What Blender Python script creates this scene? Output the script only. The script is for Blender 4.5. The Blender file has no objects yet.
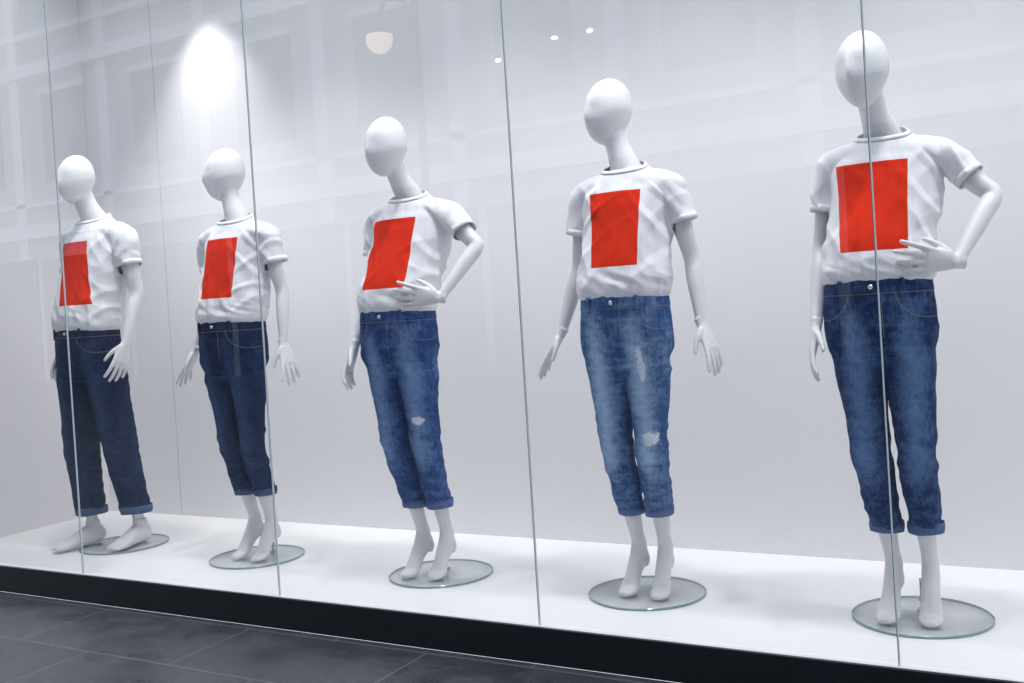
import bpy, bmesh, math, random
import numpy as np
from mathutils import Vector, Matrix, noise

random.seed(3)
scene = bpy.context.scene
scene.view_settings.view_transform = 'Standard'
scene.view_settings.look = 'None'
COL = scene.collection

# ------------------------------------------------------------------ materials
def srgb(r, g, b):
    def c(v):
        v /= 255.0
        return v / 12.92 if v <= 0.04045 else ((v + 0.055) / 1.055) ** 2.4
    return (c(r), c(g), c(b), 1.0)

def new_mat(name):
    m = bpy.data.materials.new(name)
    m.use_nodes = True
    nt = m.node_tree
    nt.nodes.clear()
    out = nt.nodes.new('ShaderNodeOutputMaterial')
    return m, nt, out

class NB:
    def __init__(self, nt):
        self.nt = nt
    def n(self, t, **kw):
        nd = self.nt.nodes.new(t)
        for k, v in kw.items():
            setattr(nd, k, v)
        return nd
    def link(self, a, b):
        self.nt.links.new(a, b)
    def setin(self, sock, v):
        if isinstance(v, bpy.types.NodeSocket):
            self.link(v, sock)
        else:
            sock.default_value = v
    def m(self, op, a, b=0.0, c=0.0, clamp=False):
        nd = self.n('ShaderNodeMath', operation=op, use_clamp=clamp)
        self.setin(nd.inputs[0], a); self.setin(nd.inputs[1], b); self.setin(nd.inputs[2], c)
        return nd.outputs[0]
    def mix(self, f, a, b):
        nd = self.n('ShaderNodeMix', data_type='RGBA')
        self.setin(nd.inputs[0], f); self.setin(nd.inputs[6], a); self.setin(nd.inputs[7], b)
        return nd.outputs[2]
    def coords(self):
        tc = self.n('ShaderNodeTexCoord')
        sp = self.n('ShaderNodeSeparateXYZ')
        self.link(tc.outputs['Object'], sp.inputs[0])
        return tc.outputs['Object'], sp.outputs[0], sp.outputs[1], sp.outputs[2]
    def noise(self, vec, scale, detail=3, rough=0.5, stretch=None):
        if stretch:
            mp = self.n('ShaderNodeMapping')
            mp.inputs['Scale'].default_value = stretch
            self.link(vec, mp.inputs[0]); vec = mp.outputs[0]
        nd = self.n('ShaderNodeTexNoise')
        nd.inputs['Scale'].default_value = scale
        nd.inputs['Detail'].default_value = detail
        nd.inputs['Roughness'].default_value = rough
        self.link(vec, nd.inputs['Vector'])
        return nd.outputs['Fac']
    def ramp(self, v, lo, hi, a=0.0, b=1.0):
        nd = self.n('ShaderNodeMapRange')
        nd.interpolation_type = 'SMOOTHSTEP'
        self.setin(nd.inputs[0], v)
        for i, x in enumerate((lo, hi, a, b)):
            nd.inputs[i + 1].default_value = x
        return nd.outputs[0]
    def bump(self, h, strength, dist=0.01):
        nd = self.n('ShaderNodeBump')
        nd.inputs['Strength'].default_value = strength
        nd.inputs['Distance'].default_value = dist
        self.link(h, nd.inputs['Height'])
        return nd.outputs[0]

def simple(name, col, rough=0.5, metal=0.0, nscale=40, namp=0.04, bump=0.0, emis=None, spec=0.5):
    m, nt, out = new_mat(name); b = NB(nt)
    p = b.n('ShaderNodeBsdfPrincipled')
    v, x, y, z = b.coords()
    f = b.noise(v, nscale)
    c2 = tuple(max(0, c * (1 - namp)) for c in col[:3]) + (1,)
    b.link(b.mix(f, c2, col), p.inputs['Base Color'])
    p.inputs['Roughness'].default_value = rough
    p.inputs['Metallic'].default_value = metal
    p.inputs['Specular IOR Level'].default_value = spec
    if bump:
        b.link(b.bump(f, bump, 0.002), p.inputs['Normal'])
    if emis:
        p.inputs['Emission Color'].default_value = emis[0]
        p.inputs['Emission Strength'].default_value = emis[1]
    b.link(p.outputs[0], out.inputs[0])
    return m

MAT_WALL = simple('wall_paint_white', (0.82, 0.805, 0.82, 1), 0.7, nscale=1.5, namp=0.03, spec=0.2)
MAT_FLOOR = simple('plinth_white_laminate', (0.90, 0.90, 0.90, 1), 0.35, nscale=3, namp=0.03)
MAT_SEAM = simple('panel_seam_grey', (0.55, 0.56, 0.60, 1), 0.8)
MAT_BLACK = simple('base_black_metal', (0.006, 0.007, 0.012, 1), 0.35, nscale=20, namp=0.3)
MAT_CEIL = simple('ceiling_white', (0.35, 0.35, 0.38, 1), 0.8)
MAT_BODY = simple('mannequin_matte_white', (0.76, 0.76, 0.78, 1), 0.38, nscale=8, namp=0.02)
MAT_CHROME = simple('brushed_steel', (0.55, 0.55, 0.57, 1), 0.25, 1.0)
MAT_FIX = simple('fixture_black', (0.02, 0.02, 0.02, 1), 0.4)
MAT_STONE = simple('facade_stone', (0.50, 0.52, 0.56, 1), 0.8, nscale=2, namp=0.2)
MAT_STONE2 = simple('facade_trim', (0.80, 0.82, 0.86, 1), 0.8, nscale=2, namp=0.1)
MAT_DARKWIN = simple('facade_window_dark', (0.16, 0.18, 0.21, 1), 0.15, nscale=2, namp=0.3)
MAT_SHOP = simple('facade_shop_opening', (0.04, 0.045, 0.055, 1), 0.4, nscale=2, namp=0.3)
MAT_GLOBE = simple('lamp_globe_warm', (0.9, 0.8, 0.65, 1), 0.4, emis=((1.0, 0.74, 0.50, 1), 3.0))
MAT_WLAMP = simple('wall_light_lens', (0.9, 0.9, 0.9, 1), 0.4, emis=((1.0, 0.97, 0.92, 1), 8.0))
MAT_LAMPIRON = simple('lamp_iron', (0.02, 0.022, 0.025, 1), 0.6)
MAT_JOINT_D = simple('glass_edge_teal', (0.05, 0.13, 0.15, 1), 0.2)
MAT_JOINT_L = simple('glass_edge_silicone', (0.62, 0.70, 0.72, 1), 0.3)

def glass_mat(name, tint, k, base=0.0):
    m, nt, out = new_mat(name); b = NB(nt)
    fr = b.n('ShaderNodeFresnel'); fr.inputs['IOR'].default_value = 1.5
    fac = b.m('ADD', b.m('MULTIPLY', fr.outputs[0], k), base, clamp=True)
    v, x, y, z = b.coords()
    f = b.noise(v, 1.2)
    fac = b.m('MULTIPLY', fac, b.ramp(f, 0.2, 0.8, 0.92, 1.0))
    tr = b.n('ShaderNodeBsdfTransparent'); tr.inputs[0].default_value = tint
    gl = b.n('ShaderNodeBsdfGlossy'); gl.inputs['Roughness'].default_value = 0.0
    gl.inputs[0].default_value = (0.95, 0.98, 1, 1)
    mx = b.n('ShaderNodeMixShader')
    b.link(fac, mx.inputs[0]); b.link(tr.outputs[0], mx.inputs[1]); b.link(gl.outputs[0], mx.inputs[2])
    b.link(mx.outputs[0], out.inputs[0])
    return m
MAT_GLASS = glass_mat('shopfront_glass', (0.955, 0.975, 0.98, 1), 2.0)
MAT_DISC = glass_mat('disc_glass', (0.965, 0.98, 0.98, 1), 1.0, 0.0)
MAT_DISC_EDGE = simple('disc_glass_edge', (0.24, 0.36, 0.36, 1), 0.15)

def tile_mat():
    m, nt, out = new_mat('pavement_dark_granite'); b = NB(nt)
    p = b.n('ShaderNodeBsdfPrincipled')
    v, x, y, z = b.coords()
    br = b.n('ShaderNodeTexBrick')
    br.offset = 0.5
    br.inputs['Scale'].default_value = 1.0
    br.inputs['Brick Width'].default_value = 0.8
    br.inputs['Row Height'].default_value = 0.4
    br.inputs['Mortar Size'].default_value = 0.004
    br.inputs['Mortar Smooth'].default_value = 0.1
    br.inputs['Color1'].default_value = (0.030, 0.031, 0.036, 1)
    br.inputs['Color2'].default_value = (0.052, 0.054, 0.061, 1)
    br.inputs['Mortar'].default_value = (0.16, 0.163, 0.172, 1)
    b.link(v, br.inputs['Vector'])
    n1 = b.noise(v, 5, 6, 0.65)
    n2 = b.noise(v, 120, 3, 0.7)
    n3 = b.noise(v, 26, 4, 0.7)
    c = b.mix(b.ramp(n1, 0.35, 0.7, 0.0, 0.5), br.outputs['Color'], (0.11, 0.113, 0.126, 1))
    c = b.mix(b.ramp(n3, 0.50, 0.75, 0.0, 0.45), c, (0.13, 0.133, 0.146, 1))
    c = b.mix(b.ramp(n2, 0.55, 0.75, 0.0, 0.35), c, (0.16, 0.163, 0.175, 1))
    b.link(c, p.inputs['Base Color'])
    b.link(b.ramp(n1, 0.3, 0.7, 0.26, 0.45), p.inputs['Roughness'])
    h = b.m('SUBTRACT', b.m('MULTIPLY', n2, 0.3), b.m('MULTIPLY', br.outputs['Fac'], 1.0))
    b.link(b.bump(h, 0.35, 0.004), p.inputs['Normal'])
    b.link(p.outputs[0], out.inputs[0])
    return m
MAT_TILE = tile_mat()

def shirt_mat(name, cx, yfront, z0, z1, edges):
    """edges = (left base, left slope, right base, right slope) of the printed panel"""
    m, nt, out = new_mat(name); b = NB(nt)
    p = b.n('ShaderNodeBsdfPrincipled')
    v, x, y, z = b.coords()
    xs = b.m('SUBTRACT', x, cx)
    zc = b.m('SUBTRACT', z, (z0 + z1) / 2)
    zn = b.m('DIVIDE', zc, (z1 - z0) / 2)
    le = b.m('SUBTRACT', edges[0], b.m('MULTIPLY', zn, edges[1]))
    re = b.m('SUBTRACT', edges[2], b.m('MULTIPLY', zn, edges[3]))
    mx_ = b.m('MULTIPLY', b.m('GREATER_THAN', xs, le), b.m('LESS_THAN', xs, re))
    mz = b.m('LESS_THAN', b.m('ABSOLUTE', zn), 1.0)
    my = b.m('LESS_THAN', y, yfront)
    mask = b.m('MULTIPLY', b.m('MULTIPLY', mx_, mz), my)
    n1 = b.noise(v, 6, 3)
    red = b.mix(n1, srgb(212, 38, 8), srgb(226, 52, 14))
    wh = b.mix(n1, (0.77, 0.78, 0.82, 1), (0.83, 0.83, 0.86, 1))
    b.link(b.mix(mask, wh, red), p.inputs['Base Color'])
    p.inputs['Roughness'].default_value = 0.85
    p.inputs['Specular IOR Level'].default_value = 0.15
    n2 = b.noise(v, 500, 2)
    b.link(b.bump(n2, 0.15, 0.001), p.inputs['Normal'])
    b.link(p.outputs[0], out.inputs[0])
    return m

def denim_mat(name, dark, light, fade, cx, cyf, legs, rips=(), zw=0.99, cuff=False):
    m, nt, out = new_mat(name); b = NB(nt)
    p = b.n('ShaderNodeBsdfPrincipled')
    v, x, y, z = b.coords()
    big = b.noise(v, 7, 4, 0.6)
    vert = b.noise(v, 60, 4, 0.7, (3.0, 3.0, 0.5))
    mott = b.noise(v, 38, 5, 0.75)
    weave = b.noise(v, 420, 2, 0.6, (1.0, 1.0, 0.4))
    fz = b.m('MULTIPLY', b.ramp(z, 0.28, 0.50), b.ramp(z, 1.02, 0.84))
    tot = 0.0
    for lx in legs:
        d = b.m('ABSOLUTE', b.m('SUBTRACT', x, lx))
        tot = b.m('ADD', tot, b.ramp(d, 0.06, 0.0))
    front = b.ramp(y, cyf + 0.02, cyf - 0.06)
    worn = b.m('MULTIPLY', b.m('MULTIPLY', fz, tot), front)
    worn = b.m('MULTIPLY', worn, fade)
    whisk = b.noise(v, 26, 3, 0.6, (0.6, 0.6, 2.2))
    wfac = b.m('ADD', worn, b.m('MULTIPLY', b.m('SUBTRACT', vert, 0.5), 0.7))
    wfac = b.m('ADD', wfac, b.m('MULTIPLY', b.m('SUBTRACT', mott, 0.5), 0.9 * (0.4 + fade)))
    wfac = b.m('ADD', wfac, b.m('MULTIPLY', b.m('SUBTRACT', big, 0.43), 0.6 + fade * 0.5))
    wfac = b.m('ADD', wfac, b.m('MULTIPLY', b.m('SUBTRACT', whisk, 0.5), 0.8 * fade))
    wfac = b.m('ADD', wfac, b.m('MULTIPLY', b.m('SUBTRACT', weave, 0.5), 0.35), clamp=True)
    c = b.mix(wfac, dark, light)
    if not cuff:
        ax = b.m('ABSOLUTE', b.m('SUBTRACT', x, cx))
        dx = b.m('SUBTRACT', ax, 0.150)
        dz = b.m('SUBTRACT', z, zw + 0.01)
        d = b.m('SQRT', b.m('ADD', b.m('MULTIPLY', dx, dx), b.m('MULTIPLY', dz, dz)))
        ring = b.m('LESS_THAN', b.m('ABSOLUTE', b.m('SUBTRACT', d, 0.085)), 0.0016)
        ring = b.m('MULTIPLY', ring, b.m('LESS_THAN', z, zw))
        ring = b.m('MULTIPLY', ring, b.m('LESS_THAN', y, cyf))
        band = b.m('LESS_THAN', b.m('ABSOLUTE', b.m('SUBTRACT', z, zw)), 0.0015)
        fx = b.m('LESS_THAN', b.m('ABSOLUTE', b.m('SUBTRACT', x, cx + 0.028)), 0.0014)
        fly = b.m('MULTIPLY', fx, b.m('MULTIPLY', b.m('GREATER_THAN', z, zw - 0.13), b.m('LESS_THAN', z, zw)))
        fly = b.m('MULTIPLY', fly, b.m('LESS_THAN', y, cyf))
        st = b.m('MAXIMUM', b.m('MAXIMUM', ring, band), fly)
        c = b.mix(b.m('MULTIPLY', st, 0.5), c, (0.30, 0.24, 0.20, 1))
    for (rx, rz, rw, rh) in rips:
        ddx = b.m('DIVIDE', b.m('SUBTRACT', x, rx), rw)
        ddz = b.m('DIVIDE', b.m('SUBTRACT', z, rz), rh)
        dd = b.m('SQRT', b.m('ADD', b.m('MULTIPLY', ddx, ddx), b.m('MULTIPLY', ddz, ddz)))
        dd = b.m('ADD', dd, b.m('MULTIPLY', b.m('SUBTRACT', b.noise(v, 45, 4, 0.7), 0.5), 2.2))
        rm = b.m('MULTIPLY', b.ramp(dd, 1.15, 0.8), b.m('LESS_THAN', y, cyf))
        thr = b.ramp(b.noise(v, 130, 2, 0.6, (0.25, 0.25, 2.5)), 0.30, 0.50)
        c = b.mix(rm, c, b.mix(thr, light, (0.78, 0.80, 0.85, 1)))
    b.link(c, p.inputs['Base Color'])
    p.inputs['Roughness'].default_value = 0.85
    p.inputs['Specular IOR Level'].default_value = 0.15
    b.link(b.bump(b.m('ADD', weave, b.m('MULTIPLY', vert, 0.8)), 0.35, 0.002), p.inputs['Normal'])
    b.link(p.outputs[0], out.inputs[0])
    return m

# ------------------------------------------------------------------ mesh helpers
def obj_from(name, verts, faces, mats=(), smooth=True, parent=None):
    me = bpy.data.meshes.new(name)
    me.from_pydata([tuple(v) for v in verts], [], faces)
    me.update()
    for m_ in mats:
        me.materials.append(m_)
    if smooth:
        me.polygons.foreach_set('use_smooth', [True] * len(me.polygons))
    o = bpy.data.objects.new(name, me)
    COL.objects.link(o)
    if parent: o.parent = parent
    return o

def box(name, x0, x1, y0, y1, z0, z1, mat, parent=None, bevel=0.0):
    v = [(x, y, z) for x in (x0, x1) for y in (y0, y1) for z in (z0, z1)]
    f = [(0, 1, 3, 2), (4, 6, 7, 5), (0, 4, 5, 1), (2, 3, 7, 6), (0, 2, 6, 4), (1, 5, 7, 3)]
    o = obj_from(name, v, f, [mat], False, parent)
    if bevel:
        md = o.modifiers.new('bevel', 'BEVEL'); md.width = bevel; md.segments = 2
    return o

def crom(keys, steps):
    K = np.array(keys, float)
    if len(K) == 2:
        t = np.linspace(0, 1, steps + 1)[:, None]
        return K[0] * (1 - t) + K[1] * t
    P = np.vstack([2 * K[0] - K[1], K, 2 * K[-1] - K[-2]])
    out = []
    for i in range(1, len(P) - 2):
        p0, p1, p2, p3 = P[i - 1], P[i], P[i + 1], P[i + 2]
        for s in range(steps):
            t = s / steps
            out.append(0.5 * ((2 * p1) + (-p0 + p2) * t + (2 * p0 - 5 * p1 + 4 * p2 - p3) * t * t + (-p0 + 3 * p1 - 3 * p2 + p3) * t ** 3))
    out.append(P[-2])
    return np.array(out)

class MB:
    def __init__(self):
        self.v = []; self.f = []
    def tube(self, keys, ref=(1, 0, 0), nr=24, steps=6, power=2.0):
        """keys: (x,y,z,a,b); a = half size along ref side, b = across"""
        R = crom(keys, steps)
        R[:, 3:] = np.maximum(R[:, 3:], 0.0008)
        c = R[:, :3]
        base = len(self.v)
        n = len(R)
        T = np.gradient(c, axis=0)
        ref = np.array(ref, float)
        for i in range(n):
            t = T[i] / (np.linalg.norm(T[i]) + 1e-9)
            s = ref - t * ref.dot(t)
            s /= np.linalg.norm(s) + 1e-9
            w = np.cross(t, s)
            for k in range(nr):
                a = 2 * math.pi * k / nr
                ca, sa = math.cos(a), math.sin(a)
                ca = math.copysign(abs(ca) ** (2 / power), ca)
                sa = math.copysign(abs(sa) ** (2 / power), sa)
                self.v.append(c[i] + s * ca * R[i, 3] + w * sa * R[i, 4])
        for i in range(n - 1):
            for k in range(nr):
                k2 = (k + 1) % nr
                self.f.append((base + i * nr + k, base + i * nr + k2, base + (i + 1) * nr + k2, base + (i + 1) * nr + k))
        self.f.append(tuple(base + k for k in reversed(range(nr))))
        self.f.append(tuple(base + (n - 1) * nr + k for k in range(nr)))
    def ball(self, fn, nu=48, nv=32):
        base = len(self.v)
        self.v.append(np.array(fn(Vector((0, 0, 1)))))
        for j in range(1, nv):
            ph = math.pi * j / nv
            for i in range(nu):
                th = 2 * math.pi * i / nu
                self.v.append(np.array(fn(Vector((math.sin(ph) * math.cos(th), math.sin(ph) * math.sin(th), math.cos(ph))))))
        self.v.append(np.array(fn(Vector((0, 0, -1)))))
        last = len(self.v) - 1
        for i in range(nu):
            i2 = (i + 1) % nu
            self.f.append((base, base + 1 + i, base + 1 + i2))
            self.f.append((last, last - nu + i2, last - nu + i))
            for j in range(nv - 2):
                a = base + 1 + j * nu
                self.f.append((a + i, a + nu + i, a + nu + i2, a + i2))

def remesh(mb, voxel, smooth_it=4, fac=0.5):
    o = obj_from('tmp', mb.v, mb.f)
    r = o.modifiers.new('r', 'REMESH'); r.mode = 'VOXEL'; r.voxel_size = voxel; r.adaptivity = 0
    s = o.modifiers.new('s', 'SMOOTH'); s.factor = fac; s.iterations = smooth_it
    dg = bpy.context.evaluated_depsgraph_get()
    me = bpy.data.meshes.new_from_object(o.evaluated_get(dg))
    old = o.data
    bpy.data.objects.remove(o); bpy.data.meshes.remove(old)
    return me

def displace(me, fn):
    n = len(me.vertices)
    co = np.empty(n * 3); me.vertices.foreach_get('co', co); co = co.reshape(-1, 3)
    no = np.empty(n * 3); me.vertices.foreach_get('normal', no); no = no.reshape(-1, 3)
    d = np.array([fn(co[i], no[i]) for i in range(n)])
    co += no * d[:, None]
    me.vertices.foreach_set('co', co.ravel()); me.update()

def sstep(x, a, b):
    t = min(1, max(0, (x - a) / (b - a)))
    return t * t * (3 - 2 * t)
def nz(a, b, c):
    return noise.noise(Vector((a, b, c)))

V3 = lambda t: np.array(t, float)
def unit(a):
    a = V3(a); return a / np.linalg.norm(a)

# ------------------------------------------------------------------ hand
def add_hand(mb, wrist, d, pn, thumb, curl=0.25, spread=1.0, sc=1.0):
    """d: towards fingertips, pn: palm normal, thumb: thumb side"""
    w = V3(wrist); d = unit(d)
    th = V3(thumb); th = unit(th - d * th.dot(d))
    pn = V3(pn); pn = pn - d * pn.dot(d) - th * pn.dot(th); pn = unit(pn)
    L = 0.088 * sc
    pal = []
    for t, a, b_ in ((-0.25, .020, .017), (0.0, .020, .0155), (.3, .027, .015), (.65, .034, .0125), (.95, .034, .0105), (1.05, .028, .008)):
        pal.append(tuple(w + d * L * t + pn * 0.002 * t) + (a * sc, b_ * sc))
    mb.tube(pal, ref=th, nr=24, steps=4, power=2.4)
    lens = ((.040, .025, .020), (.044, .028, .021), (.041, .026, .020), (.033, .020, .017))
    for i, (off, ll) in enumerate(zip((.0275, .0095, -.0085, -.0255), lens)):
        root = w + d * (L * (0.92 - 0.03 * abs(i - 1))) + th * off * sc
        ang = (0.16, 0.04, -0.07, -0.18)[i] * spread
        dr = unit(d * math.cos(ang) + th * math.sin(ang))
        pts = [root - dr * 0.018]
        p = root.copy(); rads = [.0095]
        pts.append(p.copy()); rads.append(.0090)
        a = curl * 0.5 + 0.04 * i
        for s, l in enumerate(ll):
            dd = dr * math.cos(a) + pn * math.sin(a)
            p = p + dd * l * sc
            pts.append(p.copy()); rads.append((.0082, .0075, .0060)[s])
            a += curl
        pts.append(p + dd * 0.003); rads.append(.0022)
        keys = [tuple(q) + (r * sc, r * sc * .92) for q, r in zip(pts, rads)]
        mb.tube(keys, ref=th, nr=12, steps=4)
    root = w + d * L * 0.22 + th * 0.016 * sc
    t1 = unit(d * 0.72 + th * 0.62 + pn * 0.35)
    t2 = unit(d * 0.86 + th * 0.38 + pn * 0.35)
    p1 = root + t1 * .036 * sc; p2 = p1 + t2 * .030 * sc; p3 = p2 + unit(t2 + d * .3) * .022 * sc
    keys = [tuple(root) + (.014, .013), tuple(root + t1 * .018) + (.0125, .012), tuple(p1) + (.0105, .0098), tuple(p2) + (.009, .0082), tuple(p3) + (.0062, .0055), tuple(p3 + t2 * .003) + (.002, .002)]
    mb.tube(keys, ref=th, nr=14, steps=4)

def add_head(mb, c, yaw, sc=1.0, pitch=0.0):
    c = V3(c)
    M = Matrix.Rotation(yaw, 3, 'Z') @ Matrix.Rotation(pitch, 3, 'X')
    def fn(p):
        x, y, z = p
        low = max(0.0, -z)
        wx = .0765 * (1 - .24 * low ** 1.5)
        wy = .0915 * (1 - .17 * low ** 1.4)
        X = x * wx; Y = y * wy; Z = z * .1165
        Y += Z * 0.13 + 0.002
        if y < 0:
            f = -y
            Y += .009 * f * math.exp(-((Z + .005) / .05) ** 2) * (1 - math.exp(-(X / .02) ** 2)) * 1.0
            Y -= .0075 * math.exp(-(X / .013) ** 2) * math.exp(-((Z + .022) / .026) ** 2) * f
            Y += .0018 * f * math.exp(-((abs(X) - .028) / .016) ** 2) * math.exp(-((Z - .008) / .014) ** 2)
            Y -= .006 * f * math.exp(-(X / .03) ** 2) * math.exp(-((Z + .090) / .022) ** 2)
        v = M @ Vector((X, Y, Z))
        return tuple(c + V3(v) * sc)
    mb.ball(fn)

def lerp(a, b, t): return a + (b - a) * t

# ------------------------------------------------------------------ mannequin
def build_mannequin(cfg):
    root = bpy.data.objects.new('mannequin', None)
    COL.objects.link(root)
    root.location = cfg['loc']
    root.rotation_euler = (0, 0, cfg.get('yaw', 0))
    root.empty_display_size = 0.2
    P = V3(cfg['pelvis']); S = V3(cfg['shoulders'])
    zw, zs = cfg['zwaist'], cfg['zsh']
    male = cfg.get('male', False)
    seed = cfg['seed']
    def cen(z):
        t = sstep(z, zw - 0.02, zs - 0.05)
        return lerp(P[0], S[0], t), lerp(P[1], S[1], t)
    T = lambda z: zw + (z - 1.04) * (zs - zw) / 0.38
    k = 1.1 if male else 1.0
    # ---------------- body
    mb = MB()
    add_head(mb, cfg['head'], cfg['head_yaw'], cfg.get('head_sc', 1.0), cfg.get('head_pitch', 0.0))
    H = V3(cfg['head'])
    nr_ = .050 if male else .042
    nb = V3((S[0], S[1] + .006, T(1.43)))
    hdir = H - nb
    mb.tube([tuple(nb) + (.074, .056), tuple(nb + V3((0, 0, .045)) + hdir * V3((.12, .12, 0))) + (nr_ + .014, nr_ + .010), tuple(nb + hdir * .45) + (nr_, nr_),
             tuple(nb + hdir * .72) + (nr_ - .003, nr_), tuple(nb + hdir * .95 + V3((0, .01, 0))) + (nr_ * .9, nr_)], nr=28)
    body = []
    for z, a, b_ in ((.86, .125, .075), (.93, .14, .088), (1.03, .118, .08), (1.12, .110, .078), (1.22, .125, .085), (1.32, .135, .088), (1.40, .130, .07), (1.45, .085, .055), (1.475, .05, .045)):
        x_, y_ = cen(T(z)); body.append((x_, y_, T(z), a * k, b_ * k))
    mb.tube(body, nr=32, power=2.2)
    for side in ('L', 'R'):
        a = cfg['arm' + side]
        sh, el, wr = V3(a['sh']), V3(a['el']), V3(a['wr'])
        q = 1.10 if male else 0.92
        inn = V3((S[0], S[1], sh[2])) * .5 + sh * .5
        keys = [tuple(inn) + (.045, .05), tuple(sh) + (.043 * q, .045 * q), tuple(lerp(sh, el, .35)) + (.038 * q, .041 * q), tuple(lerp(sh, el, .75)) + (.032 * q, .034 * q),
                tuple(el) + (.0290 * q, .031 * q), tuple(lerp(el, wr, .28)) + (.030 * q, .032 * q), tuple(lerp(el, wr, .7)) + (.0235 * q, .025 * q), tuple(wr) + (.0195 * q, .018 * q),
                tuple(wr + unit(a['d']) * .015) + (.0195 * q, .0165 * q)]
        mb.tube(keys, ref=(0, 1, 0.01), nr=24, steps=5)
        add_hand(mb, wr, a['d'], a['pn'], a['th'], a.get('curl', .22), a.get('spread', 1.0), 1.05 * (1.06 if male else 0.98))
        lg = cfg['leg' + side]
        hp, kn, an = V3(lg['hip']), V3(lg['knee']), V3(lg['ankle'])
        mb.tube([tuple(hp + V3((0, 0, .02))) + (.06, .06), tuple(lerp(hp, kn, .3)) + (.056, .06), tuple(lerp(hp, kn, .7)) + (.045, .048), tuple(kn) + (.038, .042),
                 tuple(lerp(kn, an, .28) + V3((0, .008, 0))) + (.036, .042), tuple(lerp(kn, an, .6)) + (.031, .035), tuple(lerp(kn, an, .88)) + (.024, .028), tuple(an) + (.026, .029),
                 tuple(an + V3((0, .0, -.025))) + (.026, .030)], nr=24)
        fd = Matrix.Rotation(lg.get('toe', 0), 3, 'Z')
        F = V3(fd @ Vector((0, -1, 0))); X_ = V3(fd @ Vector((1, 0, 0)))
        if male:
            g = V3((an[0], an[1], 0))
            mb.tube([tuple(g - F * .055 + V3((0, 0, .03))) + (.018, .018), tuple(g - F * .04 + V3((0, 0, .036))) + (.031, .034), tuple(g + F * .0 + V3((0, 0, .05))) + (.034, .05), tuple(g + F * .07 + V3((0, 0, .038))) + (.036, .036),
                     tuple(g + F * .13 + V3((0, 0, .023))) + (.045, .022), tuple(g + F * .175 + V3((0, 0, .016))) + (.042, .015), tuple(g + F * .20 + V3((0, 0, .012))) + (.028, .009)], ref=X_, nr=24, power=2.3)
            mb.tube([tuple(an + V3((0, 0, .03))) + (.03, .034), tuple(g + V3((0, 0, .04))) + (.033, .04)], nr=20)
        else:
            # steep high-heel foot: instep drops from the raised ankle to the ball, toes flat
            g = V3((an[0], an[1], 0)); az = an[2]
            mb.tube([tuple(an + V3((0, 0, .01))) + (.025, .029), tuple(g + F * .014 + V3((0, 0, az - .035))) + (.027, .031), tuple(g + F * .040 + V3((0, 0, az * .55))) + (.027, .025),
                     tuple(g + F * .064 + V3((0, 0, az * .30))) + (.030, .022), tuple(g + F * .086 + V3((0, 0, .020))) + (.035, .0185), tuple(g + F * .114 + V3((0, 0, .012))) + (.031, .012), tuple(g + F * .134 + V3((0, 0, .009))) + (.017, .008)],
                    ref=X_, nr=24, power=2.2)
            mb.tube([tuple(an) + (.022, .024), tuple(g - F * .018 + V3((0, 0, az - .035))) + (.022, .022), tuple(g - F * .030 + V3((0, 0, az - .062))) + (.020, .020), tuple(g - F * .028 + V3((0, 0, az - .086))) + (.012, .012)], ref=X_, nr=20)
            mb.tube([tuple(g - F * .020 + V3((0, 0, az - .062))) + (.018, .017), tuple(g + F * .022 + V3((0, 0, az * .42))) + (.018, .012), tuple(g + F * .058 + V3((0, 0, .034))) + (.026, .012)], ref=X_, nr=20)
    me = remesh(mb, 0.0036, 3, 0.5)
    me.name = 'body'
    me.materials.append(MAT_BODY)
    me.polygons.foreach_set('use_smooth', [True] * len(me.polygons))
    bo = bpy.data.objects.new('body', me); COL.objects.link(bo); bo.parent = root

    # ---------------- shirt
    mb = MB()
    rings = []
    for z, a, b_ in ((1.005, .138, .100), (1.022, .152, .111), (1.034, .160, .118), (1.055, .162, .121), (1.10, .160, .120), (1.18, .155, .117), (1.26, .157, .118), (1.33, .163, .116),
                     (1.385, .161, .104), (1.420, .142, .088), (1.445, .115, .078), (1.467, .088, .068), (1.483, .072, .062), (1.505, .062, .058), (1.54, .056, .054)):
        x_, y_ = cen(T(z))
        rings.append((x_, y_, T(z), a * (1.08 if male else 1), b_ * (1.06 if male else 1)))
    mb.tube(rings, nr=48, steps=5, power=2.25)
    sl = []
    for side in ('L', 'R'):
        a = cfg['arm' + side]; sg = -1 if side == 'L' else 1
        sh, el = V3(a['sh']), V3(a['el'])
        ax = unit(el - sh)
        e = a.get('sleeve', .135)
        off = V3((sg * .003, 0, 0))
        q = 1.10 if male else 1.0
        end = sh + ax * e + off
        inn = V3((S[0] + sg * .07, S[1], sh[2] + .010))
        mb.tube([tuple(inn) + (.05, .072), tuple(lerp(inn, sh, .6) + V3((0, 0, -.002))) + (.050 * q, .067 * q), tuple(sh + ax * .025 + off) + (.047 * q, .061 * q), tuple(end) + (.045 * q, .056 * q), tuple(end + ax * .03) + (.045 * q, .056 * q)],
                ref=V3((-ax[2] * sg, 0, ax[0] * sg)) + V3((1e-3, 0, 0)), nr=32, steps=5, power=2.1)
        sl.append((end, ax, sg))
    me = remesh(mb, 0.0045, 10, 0.6)
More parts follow.
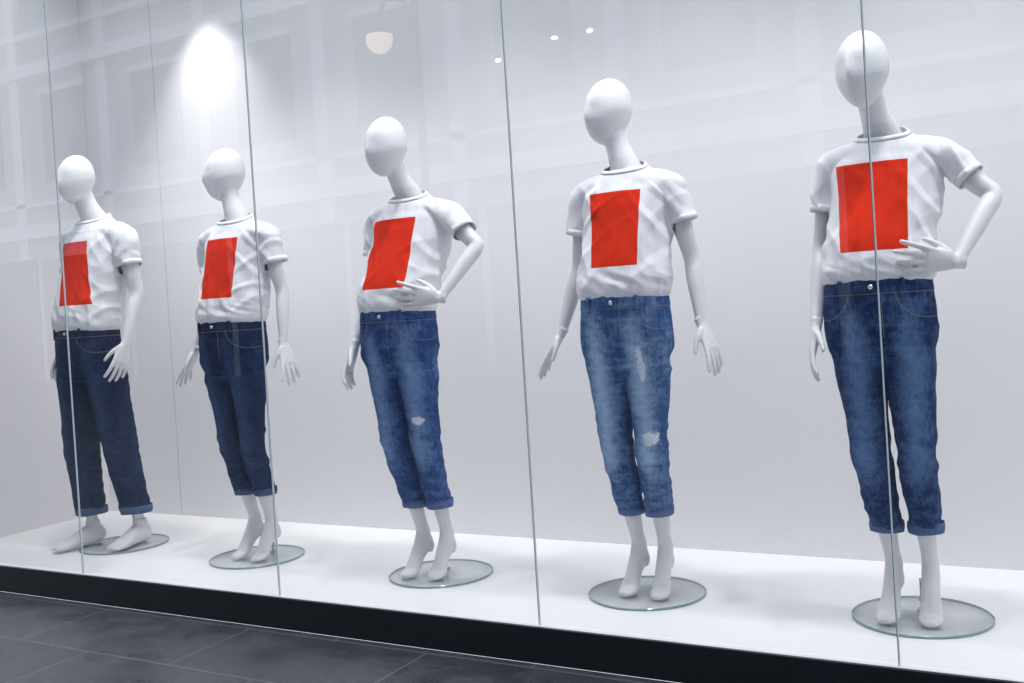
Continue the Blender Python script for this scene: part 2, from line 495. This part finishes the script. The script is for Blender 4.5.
    def sf(c, n):
        x, y, z = c
        cx, cy = cen(z)
        zr = 1.04 + (z - zw) * .38 / (zs - zw)
        ang = math.atan2(x - cx, -(y - cy))
        d = 0.0
        hem = sstep(zr, 1.02, 1.07) * (1 - sstep(zr, 1.08, 1.32))
        wv = ang * 2.6 + 2.2 * (1.4 - zr) * math.sin(seed) + .5 * nz(ang * 1.5, zr * 4, seed)
        f1 = 1 - abs(nz(wv + seed, zr * 1.3, seed)) * 4.2
        d += (.0010 + .0042 * hem) * max(-.6, f1)
        mid = sstep(zr, 1.03, 1.10) * (1 - sstep(zr, 1.40, 1.45))
        u = (x - cx) * .80 + z * .60; w = -(x - cx) * .60 + z * .80
        u2 = -(x - cx) * .72 + z * .69; w2 = (x - cx) * .69 + z * .72
        sidew = sstep(abs(x - cx), .02, .13)
        wob = .35 * nz(x * 6, z * 6, seed)
        f2 = 1 - abs(nz(u * 15 + seed + wob, w * 3.0, y * 3 + seed)) * 4.5
        f3 = 1 - abs(nz(u2 * 13 - seed + wob, w2 * 2.6, y * 3)) * 4.5
        d += mid * (.0010 + .0040 * sidew) * max(-.5, f2)
        d += mid * (.0008 + .0032 * sidew) * max(-.5, f3)
        d += mid * .0040 * nz(x * 8 + seed, y * 8, z * 6)
        cr = math.exp(-((zr - 1.08) / .035) ** 2)
        d += cr * .0028 * (1 - abs(nz(ang * 1.4 + seed, zr * 26 + ang * 1.2, seed)) * 4)
        if abs(x - S[0]) > .165 * (1.08 if male else 1):
            d += .004 * nz(x * 16 + seed, y * 16, z * 18)
        return d
    displace(me, sf)
    bm = bmesh.new(); bm.from_mesh(me)
    xs_ = .1665 * (1.07 if male else 1)
    for end, ax, sg in sl:
        gv = [v for v in bm.verts if (v.co.x - S[0]) * sg > xs_ * (1 if abs(ax[0]) < .4 else .95) and (V3(v.co) - end).dot(ax) > -.03 and np.linalg.norm(V3(v.co) - end) < .13]
        gs = set(gv)
        ge = [e for e in bm.edges if e.verts[0] in gs and e.verts[1] in gs]
        gf = [f for f in bm.faces if all(v in gs for v in f.verts)]
        bmesh.ops.bisect_plane(bm, geom=gv + ge + gf, plane_co=Vector(end), plane_no=Vector(ax), clear_outer=True)
    bmesh.ops.bisect_plane(bm, geom=bm.verts[:] + bm.edges[:] + bm.faces[:], plane_co=(0, 0, T(1.012)), plane_no=(0, 0, -1), clear_outer=True)
    nc = Vector((S[0], S[1], T(1.478))); nn = Vector((0, -.36, 1)).normalized()
    gv = [v for v in bm.verts if v.co.z > T(1.40)]
    gs = set(gv)
    ge = [e for e in bm.edges if e.verts[0] in gs and e.verts[1] in gs]
    gf = [f for f in bm.faces if all(v in gs for v in f.verts)]
    bmesh.ops.bisect_plane(bm, geom=gv + ge + gf, plane_co=nc, plane_no=nn, clear_outer=True)
    def ring_extrude(edges, fns):
        for fn in fns:
            r = bmesh.ops.extrude_edge_only(bm, edges=edges)
            vs = [g for g in r['geom'] if isinstance(g, bmesh.types.BMVert)]
            edges = [g for g in r['geom'] if isinstance(g, bmesh.types.BMEdge) and g.is_boundary]
            vset = set(vs)
            edges = [e for e in edges if e.verts[0] in vset and e.verts[1] in vset]
            for v in vs: v.co = fn(v.co.copy())
        return
    be = [e for e in bm.edges if e.is_boundary and all(abs((v.co - nc).dot(nn)) < .002 and v.co.z > T(1.40) for v in e.verts)]
    def rad(co, c, n):
        r = co - c; r -= n * r.dot(n)
        return r.normalized() if r.length > 1e-6 else r
    ring_extrude(be, [lambda co: co + rad(co, nc, nn) * .0016 + nn * .0005,
                      lambda co: co + nn * .006 - rad(co, nc, nn) * .0055,
                      lambda co: co + nn * .0045 - rad(co, nc, nn) * .0055])
    for end, ax, sg in sl:
        E, A = Vector(end), Vector(ax)
        be = [e for e in bm.edges if e.is_boundary and all(abs((v.co - E).dot(A)) < .003 and (v.co - E).length < .11 for v in e.verts)]
        ring_extrude(be, [lambda co: co + rad(co, E, A) * .0020 + A * .001,
                          lambda co: co - A * .011 + rad(co, E, A) * .0006,
                          lambda co: co - A * .010 - rad(co, E, A) * .0012])
    bm.to_mesh(me); bm.free()
    me.materials.append(shirt_mat('t_shirt_fabric', cfg['print'][0], S[1] - .02, cfg['print'][1], cfg['print'][2], cfg['edges']))
    me.polygons.foreach_set('use_smooth', [True] * len(me.polygons))
    so = bpy.data.objects.new('t_shirt', me); me.name = 't_shirt'; COL.objects.link(so); so.parent = root
    md = so.modifiers.new('thick', 'SOLIDIFY'); md.thickness = .0022; md.offset = 0

    # ---------------- jeans
    mb = MB()
    q = 1.06 if male else 1.0
    pr = []
    px, py = P[0], P[1]
    for z, a, b_ in ((1.07, .146, .106), (1.03, .150, .112), (.99, .154, .115), (.94, .159, .116), (.88, .161, .112), (.83, .152, .102), (.79, .122, .08), (.765, .08, .05)):
        pr.append((px, py, z + (zw - 1.04), a * q, b_ * q))
    mb.tube(pr, nr=40, power=2.2)
    hems = []
    zh = cfg['zhem']
    for side in ('L', 'R'):
        lg = cfg['leg' + side]
        hp, kn, an = V3(lg['hip']), V3(lg['knee']), V3(lg['ankle'])
        w = cfg['legw']
        hz = (zh - an[2]) / (kn[2] - an[2])
        hc = lerp(an, kn, hz)
        keys = [tuple(hp + V3((0, 0, .0))) + (w[0], w[0] * 1.2), tuple(lerp(hp, kn, .3)) + (w[1], w[1] * 1.15), tuple(lerp(hp, kn, .65)) + (w[2], w[2] * 1.08), tuple(kn) + (w[3], w[3] * 1.06),
                tuple(lerp(kn, hc, .5)) + (w[4], w[4] * 1.05), tuple(hc) + (w[5], w[5] * 1.05), tuple(hc + (hc - kn) * .08) + (w[5], w[5] * 1.05)]
        mb.tube(keys, nr=32, steps=6, power=2.1)
        hems.append((hc, w[5]))
    me = remesh(mb, 0.005, 10, 0.6)
    LK = V3(cfg['legL']['knee']); RK = V3(cfg['legR']['knee'])
    def jf(c, n):
        x, y, z = c
        left = x < (LK[0] + RK[0]) / 2
        d = 0.0
        leg = 1 - sstep(z, .80, .92)
        cx = LK[0] if left else RK[0]
        ss = seed + (7 if left else 0)
        lo = 1 - sstep(z, zh, zh + .20)
        kneew = math.exp(-((z - .5) / .10) ** 2)
        f1 = max(-.5, 1 - abs(nz(x * 4 + ss, y * 4, z * 15 + (x - cx) * 14 + ss)) * 4.2)
        d += leg * (.0014 + .0032 * lo + .0034 * kneew) * f1
        d += leg * .0045 * nz(x * 6 + ss, y * 6, z * 6)
        cr = math.exp(-((z - .83) / .08) ** 2)
        d += cr * .0046 * max(-.5, 1 - abs(nz(x * 4 + ss, y * 3, z * 15 - abs(x - px) * 15 + ss)) * 4.2)
        if y < py and z > .78:
            d -= .003 * math.exp(-((x - px) / .006) ** 2) * (1 - sstep(z, zw - .07, zw - .05))
        if z > zw - .05:
            d += .0018 * sstep(z, zw - .053, zw - .048)
        return d
    displace(me, jf)
    bm = bmesh.new(); bm.from_mesh(me)
    bmesh.ops.bisect_plane(bm, geom=bm.verts[:] + bm.edges[:] + bm.faces[:], plane_co=(0, 0, zw), plane_no=(0, 0, 1), clear_outer=True)
    bmesh.ops.bisect_plane(bm, geom=bm.verts[:] + bm.edges[:] + bm.faces[:], plane_co=(0, 0, zh), plane_no=(0, 0, -1), clear_outer=True)
    for hc, w_ in hems:
        C = Vector(hc); U = Vector((0, 0, 1))
        mid_x = (hems[0][0][0] + hems[1][0][0]) / 2
        be = [e for e in bm.edges if e.is_boundary and all(abs(v.co.z - zh) < .003 and (v.co.x < mid_x) == (C.x < mid_x) for v in e.verts)]
        before = set(bm.faces)
        hh = cfg.get('cuffh', .03)
        ring_extrude(be, [lambda co: co + rad(co, C, U) * .005 - U * .001 + U * .003 * nz(co.x * 20, co.y * 20, seed),
                          lambda co: co + U * hh * .5 + rad(co, C, U) * .002,
                          lambda co: co + U * hh * .5 - rad(co, C, U) * .001 + U * .003 * nz(co.x * 25, co.y * 25, seed + 5)])
        for f in bm.faces:
            if f not in before: f.material_index = 1
    bm.to_mesh(me); bm.free()
    dn = cfg['denim']
    zb = zw - .05
    me.materials.append(denim_mat('denim', dn[0], dn[1], dn[2], px, P[1], (cfg['legL']['knee'][0] - .01, cfg['legR']['knee'][0] + .01), cfg.get('rips', ()), zb))
    me.materials.append(denim_mat('denim_cuff', dn[3], dn[4], 0.0, px, P[1], (0,), (), zb, True))
    me.polygons.foreach_set('use_smooth', [True] * len(me.polygons))
    jo = bpy.data.objects.new('jeans', me); me.name = 'jeans'; COL.objects.link(jo); jo.parent = root
    md = jo.modifiers.new('thick', 'SOLIDIFY'); md.thickness = .003; md.offset = 0
    for lx in (-.09, .085):
        yy = P[1] - .117 * q * (1 - (abs(lx) / (.153 * q)) ** 2.2) ** (1 / 2.2)
        box('belt_loop', px + lx - .006, px + lx + .006, yy - .009, yy + .002, zw - .058, zw - .008, me.materials[0], root, .002)
    mbb = MB(); mbb.tube([(px, P[1] - .110 * q, zw - .030, .007, .007), (px, P[1] - .122 * q, zw - .030, .007, .007)], nr=16, steps=2, ref=(1, 0, 0))
    obj_from('jeans_button', mbb.v, mbb.f, [MAT_CHROME], True, root)

    # ---------------- stand: round glass base and steel peg
    dc = cfg.get('disc', (0, 0)); R = .205
    v = []; f = []
    NN = 96
    prof = ((R - .002, -.0085), (R, -.0068), (R, -.0018), (R - .002, -.0002))
    for r_, z_ in prof:
        for i in range(NN):
            a = 2 * math.pi * i / NN
            v.append((dc[0] + r_ * math.cos(a), dc[1] + r_ * math.sin(a), z_))
    for j in range(3):
        for i in range(NN):
            i2 = (i + 1) % NN
            f.append((j * NN + i, j * NN + i2, (j + 1) * NN + i2, (j + 1) * NN + i))
    f.append(tuple(3 * NN + i for i in range(NN))); f.append(tuple(reversed(range(NN))))
    o = obj_from('glass_base', v, f, [MAT_DISC, MAT_DISC_EDGE], False, root)
    for pl in o.data.polygons:
        if len(pl.vertices) == 4: pl.material_index = 1
    lg = cfg['legR']['ankle']
    mbp = MB()
    bx, by = lg[0] - .035, lg[1] + .035
    mbp.tube([(bx, by, 0, .016, .016), (bx, by, .006, .016, .016)], nr=20, steps=1)
    mbp.tube([(bx, by, 0.004, .006, .006), (bx, by, .10, .006, .006)], nr=16, steps=1)
    mbp.tube([(bx, by, .09, .007, .007), (lg[0], lg[1] + .0, max(.07, lg[2] - .03), .007, .007)], nr=12, steps=1, ref=(0, 0, 1))
    mbp.tube([(bx, by, .03, .010, .010), (bx, by, .045, .010, .010)], nr=16, steps=1)
    obj_from('support_peg', mbp.v, mbp.f, [MAT_CHROME], False, root)
    return root

Z0 = 0.1235
R_ = math.radians
legsA = dict(
    legL=dict(hip=(-.096, -.105, .90), knee=(-.072, -.095, .50), ankle=(-.042, .000, .155), toe=R_(-6)),
    legR=dict(hip=(.048, -.105, .90), knee=(.056, -.085, .50), ankle=(.062, .010, .155), toe=R_(4)))
legsB = dict(
    legL=dict(hip=(-.068, -.055, .90), knee=(-.056, -.040, .50), ankle=(-.040, .060, .155), toe=R_(-6)),
    legR=dict(hip=(.084, -.055, .90), knee=(.068, -.040, .50), ankle=(.060, .055, .155), toe=R_(5)))
armsA = dict(
    armL=dict(sh=(-.158, .0, 1.405), el=(-.205, -.01, 1.14), wr=(-.200, -.160, .905), d=(-.10, -.40, -.9), pn=(.9, .1, -.1), th=(.3, -1, .3), curl=.22, sleeve=.15),
    armR=dict(sh=(.158, .0, 1.405), el=(.292, -.01, 1.26), wr=(.202, -.146, 1.072), d=(-.84, -.52, .14), pn=(-.50, .84, -.1), th=(0, -.1, 1), curl=.14, sleeve=.115, spread=1.2))
armsB = dict(
    armL=dict(sh=(-.142, .01, 1.405), el=(-.196, .03, 1.14), wr=(-.260, -.015, .915), d=(-.52, -.15, -.82), pn=(.8, .3, -.5), th=(.2, -1, -.1), curl=.12, sleeve=.145, spread=1.4),
    armR=dict(sh=(.172, .01, 1.405), el=(.228, .03, 1.15), wr=(.268, -.025, .925), d=(.38, -.15, -.9), pn=(-.8, .3, -.4), th=(-.2, -1, -.1), curl=.12, sleeve=.135, spread=1.4))

D_mid = (srgb(24, 46, 90), srgb(112, 148, 198), .60, srgb(74, 96, 136), srgb(146, 166, 200))
D_light = (srgb(50, 84, 136), srgb(168, 196, 230), .80, srgb(84, 108, 154), srgb(155, 176, 210))
D_lt2 = (srgb(38, 68, 122), srgb(134, 166, 212), .62, srgb(84, 108, 154), srgb(146, 168, 205))
D_dark = (srgb(18, 34, 68), srgb(68, 96, 140), .40, srgb(64, 82, 116), srgb(125, 145, 180))
D_indigo = (srgb(20, 33, 64), srgb(70, 94, 138), .34, srgb(76, 94, 128), srgb(136, 154, 184))
fw = (.070, .072, .061, .054, .049, .044)

def A(loc, seed, denim, **kw):
    c = dict(loc=loc, pelvis=(-.025, -.105), shoulders=(.0, 0), zwaist=1.045, zsh=1.42, head=(-.036, -.105, 1.668), head_yaw=R_(-14),
             seed=seed, print=(-.016, 1.120, 1.388), edges=(-.104, .013, .094, 0), zhem=.265, legw=fw, denim=denim, disc=(.03, 0), **armsA, **legsA)
    c.update(kw); return build_mannequin(c)
def B(loc, seed, denim, **kw):
    c = dict(loc=loc, pelvis=(.009, -.055), shoulders=(.020, .01), zwaist=1.045, zsh=1.42, head=(-.038, .0, 1.678), head_yaw=R_(-32),
             seed=seed, print=(.014, 1.135, 1.39), edges=(-.090, .011, .087, .0), zhem=.275, legw=fw, denim=denim, disc=(-.005, .02), **armsB, **legsB)
    c.update(kw); return build_mannequin(c)

build_mannequin(dict(loc=(-4.140, 3.32, Z0), male=True, pelvis=(-.02, -.09), shoulders=(.0, -.015), zwaist=1.055, zsh=1.50, head=(-.03, -.095, 1.755), head_yaw=R_(-6), head_sc=1.0,
    seed=11.3, print=(.0, 1.155, 1.455), edges=(-.090, .028, .090, .028), zhem=.15, cuffh=.035, legw=(.080, .086, .082, .077, .070, .064), denim=D_indigo,
    armL=dict(sh=(-.170, -.015, 1.485), el=(-.205, .0, 1.20), wr=(-.205, -.08, .965), d=(-.05, -.35, -.9), pn=(.9, .1, -.1), th=(.2, -1, .3), curl=.25, sleeve=.16),
    armR=dict(sh=(.172, -.015, 1.485), el=(.232, .0, 1.20), wr=(.242, -.09, .965), d=(-.02, -.35, -.9), pn=(-.9, .1, -.1), th=(-.2, -1, .3), curl=.25, sleeve=.16),
    legL=dict(hip=(-.105, -.09, .92), knee=(-.120, -.09, .52), ankle=(-.132, -.045, .085), toe=R_(-8)),
    legR=dict(hip=(.062, -.085, .92), knee=(.082, -.04, .52), ankle=(.100, .04, .085), toe=R_(10)), disc=(.03, 0)))
B((-3.235, 3.29, Z0), 5.1, D_dark, legw=(.068, .070, .059, .050, .045, .041))
A((-2.300, 3.31, Z0), 23.7, D_lt2, rips=((.068, .615, .022, .016),))
B((-1.395, 3.28, Z0), 31.9, D_light, rips=((.092, .555, .024, .024), (.088, .80, .012, .058)))
A((-.530, 3.31, Z0), 42.2, D_mid)

# ------------------------------------------------------------------ room shell
XL, XR = -4.98, 1.75
YG, YB = 2.87, 3.945
ZP = 0.115; ZC = 3.25
box('floor', XL - .1, XR + .1, YG - .02, YB + .1, 0.0, ZP, MAT_FLOOR)
box('wall_back', XL - .1, XR + .1, YB, YB + .1, ZP, ZC, MAT_WALL)
box('wall_left', XL - .1, XL, YG + .03, YB, ZP, ZC, MAT_WALL)
box('wall_right', XR, XR + .1, YG + .03, YB, ZP, ZC, MAT_WALL)
box('ceiling', XL - .1, XR + .1, YG + .03, YB + .1, ZC, ZC + .1, MAT_CEIL)
for i, sx in enumerate((-4.40, .48)):
    box('trim_%d' % (i + 1), sx - .0015, sx + .0015, YB - .002, YB + .001, ZP, ZC, MAT_SEAM)
box('baseboard_front', XL - 3, XR + 2, YG - .034, YG - .02, 0.0, ZP + .002, MAT_BLACK, None, .002)
box('wall_header', XL - 3, XR + 2, YG - .03, YG + .03, 3.18, 4.2, MAT_STONE)
joints = [-6.06, -4.945, -3.827, -2.707, -1.597, -.497, .62, 1.735]
for i in range(len(joints) - 1):
    a, b_ = joints[i] + .0025, joints[i + 1] - .0025
    obj_from('window_%d' % (i + 1), [(a, YG, ZP), (b_, YG, ZP), (b_, YG, 3.18), (a, YG, 3.18)], [(0, 1, 2, 3)], [MAT_GLASS], False)
for j in joints:
    e = bpy.data.objects.new('window_joint', None); COL.objects.link(e)
    box('glass_edge', j - .0025, j - .0008, YG - .003, YG + .003, ZP, 3.18, MAT_JOINT_D, e)
    box('silicone_bead', j - .0008, j + .0025, YG - .003, YG + .003, ZP, 3.18, MAT_JOINT_L, e)

box('ground_pavement', -26, 18, -14, YG - .034, -.06, 0.0, MAT_TILE)

# ------------------------------------------------------------------ far side of the street (seen as reflections)
fac = bpy.data.objects.new('building_facade', None); COL.objects.link(fac)
FY = -11.0
box('wall_face', -34, 20, FY - .4, FY, 0, 11, MAT_STONE, fac)
for z_, h_, d_ in ((3.6, .35, .35), (4.4, .12, .2), (7.6, .3, .4), (8.6, .15, .25), (10.6, .5, .6)):
    box('cornice', -34, 20, FY, FY + d_, z_, z_ + h_, MAT_STONE2, fac)
for i in range(16):
    x0 = -33 + i * 3.3
    box('shop_opening', x0, x0 + 3.1, FY, FY + .03, 0, 3.1, MAT_SHOP, fac)
    box('window_pane', x0 + .4, x0 + 2.0, FY, FY + .03, 5.0, 7.2, MAT_DARKWIN, fac)
    box('window_surround', x0 + .3, x0 + 2.1, FY + .0, FY + .10, 7.2, 7.35, MAT_STONE2, fac)
    box('pilaster', x0 - .6, x0 - .25, FY, FY + .2, 3.1, 10.6, MAT_STONE2, fac)
mb = MB()
for lx, lz in ((-9.4, 5.75), (-8.2, 5.95), (-7.5, 5.95), (-5.3, 6.1), (-3.2, 6.1), (-1.1, 6.1)):
    mb.ball(lambda p: (lx + p.x * .07, FY + .12 + p.y * .05, lz + p.z * .035), 16, 10)
obj_from('wall_light_row', mb.v, mb.f, [MAT_WLAMP], True, fac)

sl_ = bpy.data.objects.new('street_lamp', None); COL.objects.link(sl_)
LX, LY, LZ = -7.08, -4.0, 4.36
mb = MB(); mb.ball(lambda p: (LX + p.x * .16, LY + p.y * .16, LZ + p.z * .17), 32, 20)
obj_from('globe', mb.v, mb.f, [MAT_GLOBE], True, sl_)
mb = MB(); mb.tube([(LX, LY, LZ + .05, .185, .185), (LX, LY, LZ + .13, .14, .14), (LX, LY, LZ + .2, .07, .07), (LX, LY, LZ + .27, .03, .03)], nr=28)
obj_from('cap', mb.v, mb.f, [MAT_LAMPIRON], True, sl_)
mb = MB(); mb.tube([(LX, LY, LZ + .25, .03, .03), (LX + .12, LY, LZ + .42, .03, .03), (LX + .36, LY, LZ + .38, .03, .03), (LX + .52, LY, LZ + .05, .03, .03)], nr=12, ref=(0, 1, 0))
mb.tube([(LX + .52, LY, 0, .09, .09), (LX + .52, LY, .5, .08, .08), (LX + .52, LY, .7, .05, .05), (LX + .52, LY, 3, .045, .045), (LX + .52, LY, LZ + .55, .035, .035), (LX + .52, LY, LZ + .7, .01, .01)], nr=20)
obj_from('post', mb.v, mb.f, [MAT_LAMPIRON], True, sl_)

# ------------------------------------------------------------------ lights
def fixture(name, loc, target, energy, size=.12, angle=80, blend=.8, col=(1, .98, .985)):
    e = bpy.data.objects.new(name, None); COL.objects.link(e); e.location = loc
    d = Vector(target) - Vector(loc)
    e.rotation_euler = d.to_track_quat('-Z', 'Y').to_euler()
    mb = MB()
    mb.tube([(0, 0, .14, .03, .03), (0, 0, .12, .05, .05), (0, 0, .02, .055, .055), (0, 0, .012, .055, .055)], nr=24, steps=2)
    obj_from('housing', mb.v, mb.f, [MAT_FIX], True, e)
    l = bpy.data.lights.new('lamp', 'SPOT')
    l.energy = energy; l.color = col; l.spot_size = R_(angle); l.spot_blend = blend; l.shadow_soft_size = size
    lo = bpy.data.objects.new('lamp', l); COL.objects.link(lo); lo.parent = e
    return e

for x_ in (-4.11, -3.23, -2.28, -1.4, -.53, .5, 1.3):
    fixture('ceiling_spotlight', (x_ + .25, 3.02, 3.1), (x_, 3.50, .9), 74, size=.08, angle=84, blend=1.0)
fixture('ceiling_spotlight', (-3.98, 3.71, 3.0), (-3.98, 3.87, 0), 44, size=.03, angle=82, blend=.85)

ld = bpy.data.lights.new('ceiling_area_fill', 'AREA'); ld.shape = 'RECTANGLE'; ld.size = 6.4; ld.size_y = .5; ld.energy = 27; ld.color = (.94, .97, 1)  # added wide area light under the ceiling for ambient fill, no panel modelled
lo = bpy.data.objects.new('ceiling_area_fill', ld); COL.objects.link(lo); lo.location = ((XL + XR) / 2, 3.2, 3.22)

w = bpy.data.worlds.new('sky'); scene.world = w; w.use_nodes = True
bg = w.node_tree.nodes['Background']
bg.inputs[0].default_value = (.80, .88, 1.0, 1); bg.inputs[1].default_value = 1.6

# ------------------------------------------------------------------ camera
phi, pit, rol = R_(29.6), R_(0.7), math.atan(.062)
F = Vector((-math.sin(phi) * math.cos(pit), math.cos(phi) * math.cos(pit), -math.sin(pit)))
R0 = Vector((math.cos(phi), math.sin(phi), 0)); U0 = R0.cross(F)
Rc = R0 * math.cos(rol) - U0 * math.sin(rol); Uc = R0 * math.sin(rol) + U0 * math.cos(rol)
cam = bpy.data.cameras.new('camera'); co = bpy.data.objects.new('camera', cam); COL.objects.link(co)
M = Matrix((Rc, Uc, -F)).transposed().to_4x4(); M.translation = (0, 0, 1.145)
co.matrix_world = M
cam.sensor_width = 36; cam.lens = 1021 / 1024 * 36; cam.clip_start = .05
cam.shift_y = -22 / 1024
scene.camera = co
